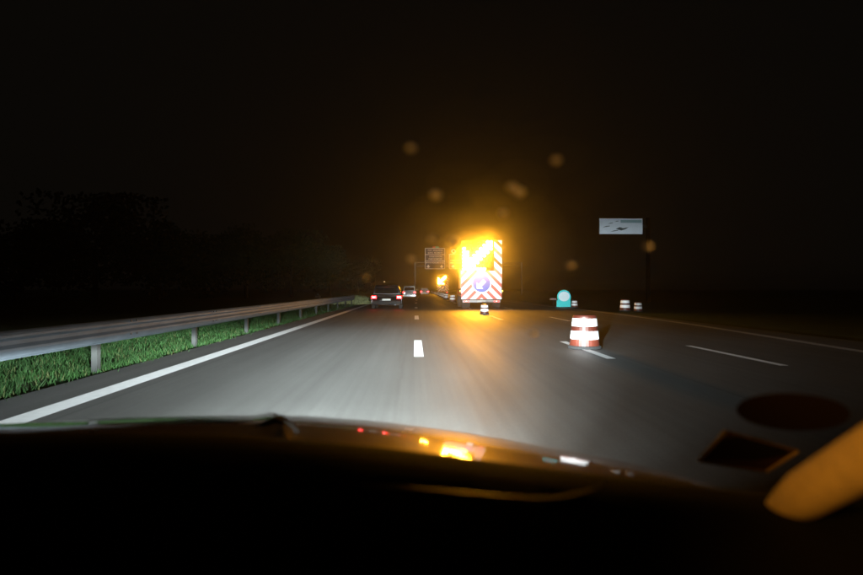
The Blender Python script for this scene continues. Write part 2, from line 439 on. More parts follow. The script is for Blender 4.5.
# ------------------------------------------------------------ traffic drums and cones
def make_drum(name, label, cat, loc, s=1.0, group='striped traffic drums closing the lane'):
    t = thing(name, label, cat, loc, 0, group)
    prof = lambda z: .315 - .075 * (z / .72)
    bm = bmesh.new(); lathe(bm, [(.345 * s, 0), (.345 * s, .045 * s), (.325 * s, .06 * s)], 28); link('base', bm, M['rubber'], t)
    zs = [(.06, .20, 'band', 'drum_red'), (.20, .37, 'band', 'white'), (.37, .47, 'band', 'drum_red'), (.47, .63, 'band', 'white'), (.63, .672, 'band', 'drum_red')]
    for a, b, nm, mm in zs:
        e = .004 if mm == 'white' else 0
        bm = bmesh.new(); lathe(bm, [((prof(a) + e) * s, (a + .0005) * s), ((prof((a + b) / 2) + e) * s, (a + b) / 2 * s), ((prof(b) + e) * s, (b - .0005) * s)], 28)
        link(nm, bm, M[mm], t, smooth=False, label=('white reflective band' if mm == 'white' else 'red plastic band'))
    bm = bmesh.new(); lathe(bm, [(.243 * s, .672 * s), (.225 * s, .70 * s), (.06 * s, .71 * s)], 28); link('cap', bm, M['drum_red'], t)
    return t
def place(o, px, py, label, s=1):
    p = G(px, py); o.location = (p.x, p.y, .001); o['label'] = label; o.scale = (s, s, s); return o
d0 = make_drum('traffic_drum', '', 'traffic drum', (0, 0, 0))
place(d0, 584.5, 348, 'large red and white banded traffic drum on the dashed line, nearest of all')
place(copy_tree(d0), 484.5, 314, 'banded traffic drum standing right behind the big arrow truck', .70)
place(copy_tree(d0), 574.5, 307.5, 'banded traffic drum touching the round teal sign', .70)
place(copy_tree(d0), 625, 311, 'left one of the two banded drums side by side on the dark right verge', .95)
place(copy_tree(d0), 638, 311.5, 'right one of the two banded drums side by side on the dark right verge', .75)
place(copy_tree(d0), 452.5, 301.6, 'banded traffic drum alone between the two arrow trucks', 1.0)
row = [(446, 299.2), (443.6, 298.0), (441.2, 297.0), (438.8, 296.0), (436.6, 295.2), (434.6, 294.5), (432.8, 293.8), (431.2, 293.2)]
names = ['nearest drum of the curving white row before the far arrow truck', 'second drum of the curving white row, counted from the camera', 'third drum of the curving white row, counted from the camera',
         'fourth drum of the curving white row, counted from the camera', 'fifth drum of the curving white row, counted from the camera', 'sixth drum of the curving white row, counted from the camera',
         'last drum but one of the curving white row', 'farthest drum at the far tip of the curving white row']
for (px, py), nm in zip(row, names): place(copy_tree(d0), px, py, nm, 1.0)

# ------------------------------------------------------------ arrow polygons
def arrow_poly(cx_, cz, s):
    """arrow pointing down-left, tip first, in x,z"""
    P = [(-1, -1), (.25, -1), (-.08, -.62), (.82, .28), (.28, .82), (-.62, -.08), (-1, .25)]
    return [(cx_ + a * s, cz + b * s) for a, b in P]

# ------------------------------------------------------------ the arrow truck
def make_arrow_truck(loc, label):
    t = thing('arrow_truck', label, 'truck', loc, 0, 'road works trucks with arrow boards')
    W2 = 1.285
    link('board', B(-W2, W2, 0, .05, .60, 4.32, bev=.012), M['board_black'], t)
    # chevron stripes: '/' on the left half, '\' on the right half
    period, wt = .62, .36
    for side in (-1, 1):
        half = [(0.004, .61), (W2 - .01, .61), (W2 - .01, 2.38), (0.004, 2.38)]
        marg = [(.80, 2.39), (W2 - .01, 2.39), (W2 - .01, 4.30), (.80, 4.30)]
        for area in ((half,) if side < 0 else (half, marg)):
            for k in range(-2, 12):
                for which, a, b in (('w', 0, wt), ('r', wt, period)):
                    lo, hi = .36 + k * period + a, .36 + k * period + b
                    # right half: z falls as x rises ('\'): stripes of constant z + x
                    pl = clip(area, 1, 1.0, hi); pl = clip(pl, -1, -1.0, -lo) if len(pl) > 2 else pl
                    if len(pl) < 3: continue
                    xs = [q[0] for q in pl]; zs = [q[1] for q in pl]
                    if (max(xs) - min(xs)) * (max(zs) - min(zs)) < .004: continue
                    if area is marg and which == 'r' and k % 2: continue
                    pl = [(side * x, z) for x, z in pl]
                    bm = bmesh.new(); prism(bm, pl, -.010 if which == 'w' else -.007, 0 - .001)
                    link('stripe', bm, M['white' if which == 'w' else 'red'], t)
    # arrow of amber lamps
    seg = [((-1.08, 2.55), (-1.08, 3.72)), ((-1.08, 2.50), (.12, 2.50)), ((-.95, 2.62), (.62, 4.10)), ((-.72, 2.60), (.72, 3.98)), ((-1.0, 2.85), (.45, 4.16)), ((-.90, 2.9), (-.90, 3.5))]
    def near(x, z):
        best = 9
        for (a, b), (c, d) in seg:
            u = ((x - a) * (c - a) + (z - b) * (d - b)) / ((c - a) ** 2 + (d - b) ** 2); u = max(0, min(1, u))
            best = min(best, math.hypot(x - a - u * (c - a), z - b - u * (d - b)))
        return best
    lens = bmesh.new(); lathe(lens, [(.098, 0), (.098, .02), (.07, .045), (.03, .055)], 12)
    bmesh.ops.rotate(lens, verts=lens.verts[:], cent=(0, 0, 0), matrix=Matrix.Rotation(math.pi / 2, 3, 'X'))
    hood = bmesh.new(); tube(hood, [(0, -.002, 0), (0, -.085, 0)], [.106, .106], 12, cap=False)
    lm = link('lamp', lens, M['amber'], t); hm = link('lamp_ring', hood, M['black'], t)
    first = True
    nx = 11
    for i in range(nx):
        for j in range(9):
            x = -1.10 + i * .212 + (.0 if j % 2 else .0); z = 2.50 + j * .212
            if x > .75: continue
            lit = near(x, z) < .135
            if not lit and (i + j) % 2: continue
            if first: o, h = lm, hm
            else:
                o, h = lm.copy(), hm.copy(); C.objects.link(o); C.objects.link(h)
            if not lit:
                if first: continue
                me = bpy.data.meshes.get('lamp_unlit')
                if me is None:
                    me = lm.data.copy(); me.name = 'lamp_unlit'; me.materials[0] = M['amber_off']
                o.data = me; o['label'] = 'unlit amber lamp'
            first = False
            o.location = (x, -.004, z); h.location = (x, 0, z); o.parent = t; h.parent = t
    # round blue sign with white down-left arrow
    def disc(r, y0, y1, m, name):
        bm = bmesh.new(); prism(bm, [(r * math.cos(2 * math.pi * k / 48), r * math.sin(2 * math.pi * k / 48)) for k in range(48)], y0, y1)
        o = link(name, bm, m, t); o.location = (0, 0, 1.60); return o
    disc(.62, -.035, -.015, M['white'], 'sign_rim'); disc(.55, -.045, -.0352, M['blue'], 'sign_disc')
    bm = bmesh.new(); prism(bm, arrow_poly(.02, 0, .33), -.050, -.0452); o = link('sign_arrow', bm, M['white'], t); o.location = (0, 0, 1.60)
    # rear of the truck under the board
    link('bumper', B(-1.2, 1.2, .02, .14, .40, .56, bev=.02), mat('bumper_grey', (.22, .22, .22), .5), t)
    for sx in (-1, 1):
        x = sx * .95
        link('tail_lamp', B(x - .16, x + .16, -.01, .018, .43, .53, bev=.008), M['tail_dim'], t)
        link('bulb', B(x - .03, x + .03, -.02, -.012, .46, .50), M['tail_core'], t)
        link('mudflap', B(x - .26, x + .26, .30, .32, .12, .46), M['black'], t)
        link('side_marker', B(sx * W2 - .03 + sx * .05, sx * W2 + .03 + sx * .05, .05, .11, 1.08, 1.16), M['side_amber'], t)
        for yy in (.75, 4.6):
            bm = bmesh.new(); tube(bm, [(x - .22, yy, .47), (x - .2, yy, .47), (x + .2, yy, .47), (x + .22, yy, .47)], [.43, .47, .47, .43], 20)
            w = link('wheel', bm, M['rubber'], t)
            bm = bmesh.new(); tube(bm, [(x + sx * .225, yy, .47), (x + sx * .235, yy, .47)], .26, 16); link('rim', bm, M['steel_dark'], w)
    link('number_plate', B(-.26, .26, -.012, .017, .43, .54), M['plate_lit'], t)
    link('chassis', B(-.5, .5, .15, 6.0, .55, .80), M['chassis'], t)
    link('flatbed', B(-1.2, 1.2, .08, 3.7, .82, 1.25, bev=.02), M['truck_paint'], t)
    link('cab', B(-1.15, 1.15, 3.9, 5.9, .75, 2.7, bev=.12), M['truck_paint'], t)
    link('rear_window', B(-.8, .8, 3.89, 3.92, 1.75, 2.4, bev=.01), M['glass_dark'], t)
    for sx in (-1, 1): link('board_strut', tube(bmesh.new(), [(sx * .8, .09, 4.0), (sx * .8, 1.4, 1.2)], .05, 8), M['steel_dark'], t)
    bm = bmesh.new(); lathe(bm, [(.11, 0), (.11, .05), (.09, .17), (.03, .2)], 14); o = link('beacon', bm, M['amber_off'], t); o.location = (-.7, 4.6, 2.7)
    return t
p = at(481.5, 300, 36)
truck = make_arrow_truck((p.x, 36, 0), 'road works truck with big glowing amber arrow, chevron board and round blue sign')
t2 = copy_tree(truck); p2 = at(443, 294, 133); t2.location = (p2.x, 133, 0)
t2['label'] = 'far small arrow truck beside the curving row of drums'

# ------------------------------------------------------------ cars
def make_car(label, loc, rz, W_, HT, LN, paint, lit='tail', suv=False, group='cars driving ahead'):
    t = thing('car', label, 'car', loc, rz, group)
    w = W_ / 2; belt = HT * .60
    # body: sections from the rear (y=0) to the front
    def loft(secs, name, m, par=t):
        bm = bmesh.new(); rings = []
        for y, hw, z0, z1, rnd in secs:
            ring = []
            for (sx, sz, a0) in ((1, 0, -90), (1, 1, 0), (-1, 1, 90), (-1, 0, 180)):
                cx_ = sx * (hw - rnd); cz = (z0 + rnd) if sz == 0 else (z1 - rnd)
                for k in range(4):
                    a = R(a0 + k * 30); ring.append(bm.verts.new((cx_ + rnd * math.cos(a), y, cz + rnd * math.sin(a))))
            rings.append(ring)
        n = len(rings[0])
        for a, b in zip(rings, rings[1:]):
            for k in range(n): bm.faces.new((a[k], a[(k + 1) % n], b[(k + 1) % n], b[k]))
        bm.faces.new(rings[0][::-1]); bm.faces.new(rings[-1])
        bmesh.ops.recalc_face_normals(bm, faces=bm.faces[:])
        return link(name, bm, m, par, smooth=True)
    body = loft([(.06, w * .90, .32, belt - .10, .06), (.0, w * .95, .30, belt - .16, .09), (.02, w * .97, .24, belt - .04, .11), (.18, w, .22, belt, .13), (LN * .5, w, .20, belt + .0, .14),
          (LN * .72, w, .20, belt - .05, .16), (LN * .93, w * .96, .24, belt - .18, .16), (LN, w * .84, .32, belt - .28, .12)], 'body', paint)
    loft([(.22 if suv else .34, w * .86, belt - .08, belt + .02, .03), (.30 if suv else .55, w * .80, belt - .08, HT * .90, .08), (.45 if suv else .85, w * .74, belt - .08, HT - .02, .10), (LN * .42, w * .75, belt - .08, HT, .12),
          (LN * .52, w * .76, belt - .08, HT - .06, .12), (LN * .68, w * .86, belt - .08, belt + .03, .03)], 'cabin', paint)
    # rear window, side windows
    ya, yb = (.212, .285) if suv else (.345, .62)
    def quad(name, P, m, th=.012):
        bm = bmesh.new(); v = [bm.verts.new(q) for q in P]; bm.faces.new(v); 
        bmesh.ops.solidify(bm, geom=bm.faces[:], thickness=th); return link(name, bm, m, t)
    quad('rear_window', [(-w * .74, ya + .0, belt + .05), (w * .74, ya + .0, belt + .05), (w * .66, yb, HT * .87), (-w * .66, yb, HT * .87)], M['glass_dark'], .03)
    for sx in (-1, 1):
        quad('side_window', [(sx * w * .872, .7, belt + .03), (sx * w * .872, LN * .60, belt + .03), (sx * w * .785, LN * .50, HT * .91), (sx * w * .785, 1.0, HT * .91)], M['glass_dark'])
        o = link('mirror', B(sx * w * 1.0 - .03 + sx * .07, sx * w * 1.0 + .03 + sx * .1, LN * .60, LN * .60 + .1, belt, belt + .13, bev=.02), paint, t)
        x = sx * w * .80
        tl = link('tail_lamp', B(x - .16, x + .16, -.035, .10, belt - .26, belt - .10, bev=.025), M['tail' if lit == 'tail' else 'tail_dim'], t)
        link('bulb', B(x - .06, x + .06, -.045, -.036, belt - .21, belt - .15), M['tail_core'] if lit == 'tail' else M['tail'], tl)
        for yy in (.72, LN - .85):
            bm = bmesh.new(); xo = sx * (w - .13)
            tube(bm, [(xo - .11, yy, .32), (xo - .09, yy, .32), (xo + .09, yy, .32), (xo + .11, yy, .32)], [.29, .32, .32, .29], 20)
            wh = link('wheel', bm, M['rubber'], t)
            bm = bmesh.new(); tube(bm, [(xo + sx * .112, yy, .32), (xo + sx * .12, yy, .32)], .2, 14); link('rim', bm, M['steel_dark'], wh)
        link('reflector', B(sx * w * .78 - .07, sx * w * .78 + .07, -.02, .0, .36, .40), M['tail_off'], t)
    link('bumper', B(-w * .93, w * .93, -.06, .05, .28, .52, bev=.04), M['black'] if paint is M['car_black'] else paint, t)
    link('number_plate', B(-.26, .26, -.072, -.062, belt - .38, belt - .27), M['plate_lit'], t)
    link('exhaust', tube(bmesh.new(), [(w * .55, -.08, .26), (w * .55, .1, .26)], .035, 10), M['steel'], t)
    link('third_brake_lamp', B(-.14, .14, yb - .04, yb + .02, HT * .89, HT * .91), M['tail_off'], t)
    return t
p = at(386.5, 300, 36); make_car('black car with two lit red tail lamps in the left lane', (p.x, 36, 0), 0, 1.98, 1.52, 4.4, M['car_black'], suv=True)
p = at(409.2, 298, 75); make_car('pale silver car ahead, half hidden behind the black car', (p.x, 75, 0), 0, 1.82, 1.66, 4.6, M['car_silver'], lit='dim', suv=True)
p = at(424.6, 292, 118); make_car('small white car farthest ahead below the gantry', (p.x, 118, 0), 0, 1.80, 1.50, 4.3, M['car_white'], lit='tail')

# ------------------------------------------------------------ gantry over the road
GY = 132
def gx(px): return at(px, 280, GY).x
def gz(py): return at(440, py, GY).z
gn = thing('sign_gantry', 'overhead motorway gantry crossing the road beyond the arrow truck', 'gantry', (gx(415), GY, 0))
x0 = gx(415)
for X in (gx(415) - x0, gx(522) - x0):
    link('post', B(X - .16, X + .16, .35, .67, -.06, gz(262)), M['steel_dark'], gn)
L_ = gx(522) - x0
for dz in (0, .9): link('chord', B(.17, L_ - .17, .42, .56, gz(262) - .15 - dz, gz(262) - dz), M['steel_dark'], gn)
for k in range(16):
    a, b = .17 + (L_ - .34) * k / 16, .17 + (L_ - .34) * (k + 1) / 16
    z0_, z1_ = gz(262) - .9, gz(262) - .15
    link('brace', tube(bmesh.new(), [(a, .49, z0_ if k % 2 else z1_), (b, .49, z1_ if k % 2 else z0_)], .035, 6), M['steel_dark'], gn)
def gantry_sign(label, pa, pb, ya, yb, rows, arrows, borders):
    s = thing('motorway_sign', label, 'road sign', (gx((pa + pb) / 2), GY, gz(yb)), 0, 'signs hanging on the gantry')
    w = (gx(pb) - gx(pa)) / 2; hh = gz(ya) - gz(yb)
    Z = lambda py: gz(py) - gz(yb)
    link('panel', B(-w, w, 0, .08, 0, hh, bev=.02), M['navy'], s)
    e = .055
    link('border', B(-w, -w + e * 2, -.012, -.001, 0, hh), M['letter'], s); link('border', B(w - e * 2, w, -.012, -.001, 0, hh), M['letter'], s)
    for py in borders: link('border', B(-w + e * 2 + .001, w - e * 2 - .001, -.012, -.001, Z(py) - e, Z(py) + e), M['letter'], s)
    rnd = random.Random(3)
    for py, a, b, gap in rows:       # far lettering: rows of strokes too small to read in the photograph
        bm = bmesh.new(); X = -w + (gx(pa + a) - gx(pa)); E = -w + (gx(pa + b) - gx(pa)); z = Z(py); n = 0
        while X < E:
            n += 1
            if n == gap: X += .22; continue
            box(bm, X, X + .05, -.012, -.001, z - .17, z + .17)
            k = rnd.choice((0, 1, 2))
            if k == 0: box(bm, X + .051, X + .15, -.012, -.001, z + .10, z + .17); box(bm, X + .051, X + .15, -.012, -.001, z - .03, z + .04)
            elif k == 1: box(bm, X + .12, X + .17, -.012, -.001, z - .17, z + .17); box(bm, X + .051, X + .119, -.012, -.001, z - .03, z + .04)
            else: box(bm, X + .051, X + .15, -.012, -.001, z - .17, z - .10); box(bm, X + .051, X + .15, -.012, -.001, z + .10, z + .17)
            X += .24
        link('lettering', bm, M['letter'], s)
    for px in arrows:
        X = gx(px) - gx((pa + pb) / 2); z = Z(266.6)
        bm = bmesh.new(); prism(bm, [(X - .14, z + .38), (X + .14, z + .38), (X + .14, z + .08), (X + .46, z + .08), (X, z - .34), (X - .46, z + .08), (X - .14, z + .08)], -.014, -.001)
        link('down_arrow', bm, M['letter'], s)
    for bx in (-w * .6, w * .6): link('bracket', B(bx - .06, bx + .06, .081, .415, hh * .15, hh * .5), M['steel_dark'], s)
    return s
s1 = gantry_sign('bordered overhead sign with rows of white lettering and two down arrows', 425, 445, 248, 269, [(250.3, 3, 17, 5), (252.8, 3, 17, 6), (256.6, 4.5, 16, 40), (259, 3.7, 16.5, 40), (262.7, 1, 19.3, 40)], (428.3, 441.7), (248.3, 254.6, 260.9, 268.8))
w_ = gz(247) - gz(248)
link('route_badge', B(-.55, .1, 0, .06, gz(248) - gz(269) + .02, gz(248) - gz(269) + .34), M['badge_red'], s1)
link('route_badge', B(.14, .95, 0, .06, gz(248) - gz(269) + .02, gz(248) - gz(269) + .34), M['badge_green'], s1)
s2 = gantry_sign('overhead sign with one down arrow beside the glowing amber arrow', 449, 463.5, 254, 269, [(260.5, 1.5, 13, 40), (262.8, 1, 13, 5)], (453,), (254.3, 268.8))
sp = thing('round_sign', 'small round white ringed sign above the gantry panel near the amber glow', 'road sign', (gx(453.6), GY, gz(254)))
def ring_sign(par, r0, r1, z, y0, y1, m, name):
    bm = bmesh.new(); n = 32
    A = [[bm.verts.new((r * math.cos(2 * math.pi * k / n), y, z + r * math.sin(2 * math.pi * k / n))) for k in range(n)] for r, y in ((r0, y0), (r1, y0), (r1, y1), (r0, y1))]
    for i in range(4):
        a, b = A[i], A[(i + 1) % 4]
        for k in range(n): bm.faces.new((a[k], a[(k + 1) % n], b[(k + 1) % n], b[k]))
    bmesh.ops.recalc_face_normals(bm, faces=bm.faces[:]); link(name, bm, m, par)
ring_sign(sp, .22, .56, .62, -.03, -.001, M['letter'], 'ring')
bm = bmesh.new(); prism(bm, [(.56 * math.cos(k / 32 * 6.2832), .62 + .56 * math.sin(k / 32 * 6.2832)) for k in range(32)], 0, .04); link('disc', bm, M['badge_red'], sp)

# ------------------------------------------------------------ grey sign up on the right
SY = 55
pa, pb = at(599.5, 234, SY), at(642.5, 218.5, SY)
cx_ = (pa.x + pb.x) / 2; w = (pb.x - pa.x) / 2; hh = pb.z - pa.z
sg = thing('exit_sign', 'dim grey white rectangular sign with dark arrow print, high on the right', 'road sign', (cx_, SY, 0))
link('panel', B(-w, w, 0, .07, pa.z, pb.z, bev=.015), M['sign_grey'], sg)
link('frame', B(-w - .04, -w - .002, -.02, .08, pa.z - .04, pb.z + .04), M['steel_dark'], sg); link('frame', B(w + .002, w + .04, -.02, .08, pa.z - .04, pb.z + .04), M['steel_dark'], sg)
link('header_band', B(w * -.02, w * .96, -.010, -.001, pa.z + hh * .72, pa.z + hh * .9), mat('band_blue_green', (.22, .34, .36), .6), sg)
zc = pa.z + hh * .34
bm = bmesh.new(); prism(bm, [(w * -.25, zc - .02), (w * .02, zc - .17), (w * .22, zc - .03), (w * .36, zc + .16), (w * .10, zc + .05), (w * -.06, zc + .16)], -.012, -.001); link('arrow_print', bm, M['sign_ink'], sg)
for a, b, z, e in ((-.86, -.52, .44, .10), (-.62, -.38, .66, .07), (-.50, -.14, .16, .10), (-.30, -.12, .80, .04)):
    bm = bmesh.new(); zz = pa.z + hh * z; prism(bm, [(w * a, zz - .035), (w * b, zz + e - .02), (w * b, zz + e + .03), (w * (a + b) / 2, zz + e + .01)], -.012, -.001); link('line_print', bm, M['sign_ink'], sg)
pitch = mat('unlit_dark_post', (.002, .002, .002), .9, spec=0)
link('post', B(w + .5, w + .8, .1, .4, -.06, pb.z + .1), pitch, sg)
link('arm', B(-w * .8, w + .499, .16, .30, pa.z + hh * .5 - .1, pa.z + hh * .5 + .1), M['black'], sg)
for bx in (-w * .6, w * .5): link('bracket', B(bx - .05, bx + .05, .072, .159, pa.z + .2, pb.z - .2), M['black'], sg)

# ------------------------------------------------------------ teal round sign low on the right
p = G(564, 307.3); k = p.y / F
ts = thing('teal_sign', 'round teal sign with pale centre on a low square base beside a drum', 'road sign', (p.x, p.y, 0))
rr = 7.0 * k
zc = rr + .28 * k * 10 * .1 + .10
bm = bmesh.new(); prism(bm, [(rr * math.cos(a / 40 * 6.2832), zc + .12 + rr * math.sin(a / 40 * 6.2832)) for a in range(40)], 0, .04); link('disc', bm, M['teal'], ts)
bm = bmesh.new(); prism(bm, [(rr * .80 * math.cos(a / 40 * 6.2832), zc + .15 + rr * .70 * math.sin(a / 40 * 6.2832)) for a in range(40)], -.012, -.001); link('pale_centre', bm, mat('pale_blue_white', (.68, .80, .84), .5), ts)
link('base_panel', B(-rr * 1.04, rr * 1.0, .042, .09, .03, zc - .12), M['teal'], ts)
for sx in (-1, 1): link('foot', B(sx * rr * .8 - .05, sx * rr * .8 + .05, -.2, .3, -.005, .029), M['rubber'], ts)
p = at(553, 299, 46)
rf = thing('reflector_post', 'thin post with small pale pink reflector left of the teal sign', 'delineator', (p.x, 46, 0))
link('post', B(-.03, .03, 0, .04, -.06, p.z + .1), M['black'], rf); link('reflector', B(-.26, .26, -.012, -.001, p.z - .055, p.z + .055), mat('pinkish_reflector', (.35, .2, .19), .5), rf)

# ------------------------------------------------------------ the own car: bonnet, dashboard, pillar, windscreen
own = thing('own_car', 'dark glossy bonnet, black dashboard and amber lit pillar of the car one sits in', 'car', (CARX, 0, 0))
own.rotation_euler = (0, 0, 0)
def interp(tab, x):
    if x <= tab[0][0]: return tab[0][1]
    for (a, u), (b, v) in zip(tab, tab[1:]):
        if x <= b: 
            t = (x - a) / (b - a); return u + (v - u) * t
    return tab[-1][1]
crest = []                          # crest line of the bonnet seen against the road
for px, py, Y in ((-60, 428, 1.62), (0, 424, 1.62), (60, 422, 1.62), (140, 418, 1.62), (200, 416, 1.62), (265, 417, 1.62), (320, 419.5, 1.62), (380, 424, 1.60), (450, 433, 1.56), (520, 444, 1.5), (600, 459, 1.38), (660, 471, 1.26), (710, 482, 1.16), (750, 493, 1.08)):
    q = at(px, py, Y); crest.append((q.x, q.z, q.y))
zt = [(a, b) for a, b, c in crest]; yt = [(a, c) for a, b, c in crest]
bm = bmesh.new(); NX, NY = 120, 40; grid = []
XA, XB = CARX - .86, CARX + .98
for i in range(NX + 1):
    X = XA + (XB - XA) * i / NX
    zc, ycr = interp(zt, X), interp(yt, X)
    zc = (interp(zt, X - .06) + interp(zt, X + .06) + zc) / 3; ycr = (interp(yt, X - .06) + interp(yt, X + .06) + ycr) / 3
    rowv = []
    y_back, y_front = .92, ycr + .72
    for j in range(NY + 1):
        y = y_back + (y_front - y_back) * j / NY
        d = y - ycr
        z = zc - .172 * d - (.15 if d > 0 else .10) * d * d - (1.2 * max(0, d - .45) ** 2) + .228 * 0
        if d > -0.0: pass
        # shallow step: the centre of the bonnet stands proud right of a crease
        crs = -.365 + .30 * (1.6 - y)
        s_ = 1 / (1 + math.exp(-(X - crs) / .012))
        z += .004 * s_ * math.exp(-max(0, X - crs) / .25) + .010 * math.exp(-((X - crs + .02) / (.035 if X < crs - .02 else .014)) ** 2)
        rowv.append(bm.verts.new((X - CARX, y, z)))
    grid.append(rowv)
for i in range(NX):
    for j in range(NY): bm.faces.new((grid[i][j], grid[i + 1][j], grid[i + 1][j + 1], grid[i][j + 1]))
bonnet = link('bonnet', bm, M['bonnet'], own, smooth=True)
# front and wings below the bonnet
link('front_bumper', B(-.88, .88, 2.0, 2.38, .22, .60, bev=.06), M['bonnet'], own)
for sx in (-.66, .66):
    h = link('headlamp', B(sx - .16, sx + .16, 2.30, 2.41, .48, .58, bev=.03), mat('headlamp_glass', (.7, .7, .7), .2), own)
for sx in (-1, 1): link('wing', B(sx * .90 - .03, sx * .90 + .03, .9, 2.0, .30, .58, bev=.02), M['bonnet'], own)
# polished ribbons added for the bonnet highlights on the left, and a dark washer nozzle
chrome = mat('polished_ribbon', (.8, .8, .8), .22, metal=1)
O_ = Vector((CARX, 0, 0))
def ribbon(name, front, back, par):
    bm = bmesh.new(); a = [bm.verts.new(p) for p in front]; b = [bm.verts.new(p) for p in back]
    for k in range(len(a) - 1): bm.faces.new((a[k], b[k], b[k + 1], a[k + 1]))
    bmesh.ops.recalc_face_normals(bm, faces=bm.faces[:]); bmesh.ops.solidify(bm, geom=bm.faces[:], thickness=.002)
    return link(name, bm, chrome, par, smooth=False)
fr = [at(px, py, 1.52) - O_ for px, py in ((92, 419.3), (130, 417.6), (170, 416.8), (210, 417.0), (245, 418.4), (266, 420.6))]
ribbon('bonnet_glint', fr, [p + Vector((.0, -.085 * w_, .0145 * w_)) for p, w_ in zip(fr, (.25, .8, 1, 1, 1, .6))], own)
base_px = [(238, 433.5, 1.30), (252, 428, 1.34), (264, 422.5, 1.38), (273, 418.8, 1.40), (277, 419, 1.40), (285, 424, 1.36), (293, 430, 1.32), (297, 437, 1.28)]
bm = bmesh.new(); up = [at(*q) - O_ for q in base_px]
A = [bm.verts.new(p) for p in up]; B_ = [bm.verts.new(p + Vector((0, .05, -.002))) for p in up]; D_ = [bm.verts.new(Vector((p.x, p.y - .02, .80))) for p in up]
for k in range(len(A) - 1):
    bm.faces.new((A[k], A[k + 1], B_[k + 1], B_[k])); bm.faces.new((D_[k], D_[k + 1], A[k + 1], A[k]))
bmesh.ops.recalc_face_normals(bm, faces=bm.faces[:]); nz_ = link('washer_nozzle', bm, mat('nozzle_brown_plastic', (.05, .03, .018), .5), own)
cl_ = [at(px, py, Y) - O_ + Vector((0, 0, .006)) for px, py, Y in ((278, 418.8, 1.50), (281, 421, 1.44), (286, 424.5, 1.34), (291.5, 428, 1.25), (295.5, 431.5, 1.17), (297, 435.5, 1.09))]
ribbon('nozzle_glint', [p + Vector((-.0045, 0, 0)) for p in cl_], [p + Vector((.0045, 0, 0)) for p in cl_], nz_)
# dashboard: its upper edge as seen against the bonnet
edge = []
for px, py, Y in ((-80, 431, 1.02), (0, 430.5, 1.02), (120, 430, 1.02), (230, 432.5, 1.02), (300, 437, 1.0), (380, 445, .98), (450, 453, .95), (520, 462, .92), (600, 471, .86), (680, 480, .80), (740, 487, .75), (790, 492, .70), (860, 500, .66)):
    edge.append(at(px, py, Y))
bm = bmesh.new(); rows = []
for q in edge:
    r_ = []
    for t, dz in ((0, -.30), (0, -.012), (.008, -.002), (.03, .0), (.12, .004), (.30, -.02), (.50, -.05), (.62, -.085), (.66, -.12), (.67, -.5)):
        r_.append(bm.verts.new((q.x - CARX, q.y - t, q.z + dz)))
    rows.append(r_)
for a, b in zip(rows, rows[1:]):
    for k in range(len(a) - 1): bm.faces.new((a[k], b[k], b[k + 1], a[k + 1]))
bmesh.ops.recalc_face_normals(bm, faces=bm.faces[:])
link('dashboard', bm, M['dash'], own, smooth=True)
# thin trim line along the dashboard
pts = [at(px, py, Y) for px, py, Y in ((360, 489, .62), (420, 493, .62), (480, 498.5, .60), (530, 503, .58), (560, 502.5, .57), (590, 495, .57), (606, 488, .58))]
bm = bmesh.new(); tube(bm, [(q.x - CARX, q.y, q.z + .004) for q in pts], .0016, 6); link('dashboard_trim', bm, M['dash_trim'], own, smooth=True)

# windscreen pillar, right
def pillar():
    bm = bmesh.new()
    P0, P1 = at(772, 514, .70), at(980, 392, .42)
    Pm = P0 + (P1 - P0) * .12
    ax = (P1 - P0).normalized()
    side = ax.cross(Vector((0, 1, .0))).normalized()        # across the band as the camera sees it
    if side.z < 0: side = -side
    dep = ax.cross(side).normalized()
    rings = []
    for k in range(26):
        t = -.05 + 1.1 * k / 25
        c = P0 + (P1 - P0) * t
        s = .30 + .70 * min(1, (t + .05) / .30) ** .7
        wd = .024 * s
        ring = []
        for a in range(18):
            an = 2 * math.pi * a / 18
            ring.append(bm.verts.new(c - Vector((CARX, 0, 0)) + side * wd * math.cos(an) + dep * .026 * math.sin(an) * s))
        rings.append(ring)
    for a, b in zip(rings, rings[1:]):
        for k in range(18): bm.faces.new((a[k], a[(k + 1) % 18], b[(k + 1) % 18], b[k]))
    bm.faces.new(rings[0][::-1]); bm.faces.new(rings[-1])
    bmesh.ops.recalc_face_normals(bm, faces=bm.faces[:])
    return link('windscreen_pillar', bm, M['pillar_trim'], own, smooth=True)
pillar()

# windscreen: a clear pane, with thin plates standing in for dashboard reflections low on the right and a few drops of water
WP, WNn = Vector((0, 1.04, .985)), Vector((-.10, -.56, -.82)).normalized()      # a point of the pane and its inner normal
def on_pane(px, py, lift=.0):
    r = ray(px, py); o = Vector((0, 0, H)); t = (WP - o).dot(WNn) / r.dot(WNn)
    return o + r * t + WNn * lift
def pane_poly(name, pix, m, l0, l1):
    bm = bmesh.new()
    a = [bm.verts.new(on_pane(x, y, l0) - Vector((CARX, 0, 0))) for x, y in pix]; b = [bm.verts.new(on_pane(x, y, l1) - Vector((CARX, 0, 0))) for x, y in pix]
    n = len(pix); bm.faces.new(a); bm.faces.new(b[::-1])
    for k in range(n): bm.faces.new((a[k], a[(k + 1) % n], b[(k + 1) % n], b[k]))
    bmesh.ops.recalc_face_normals(bm, faces=bm.faces[:])
    return link(name, bm, m, own)
clear = bpy.data.materials.new('clear_windscreen_glass'); clear.use_nodes = True
nt = clear.node_tree; nt.nodes.clear(); tb = nt.nodes.new('ShaderNodeBsdfTransparent'); tb.inputs[0].default_value = (.985, .985, .985, 1)
oo = nt.nodes.new('ShaderNodeOutputMaterial'); nt.links.new(tb.outputs[0], oo.inputs[0])
bm = bmesh.new(); e1 = WNn.cross(Vector((0, 0, 1))).normalized(); e2 = e1.cross(WNn).normalized()
if e2.z < 0: e2 = -e2
if e1.x < 0: e1 = -e1
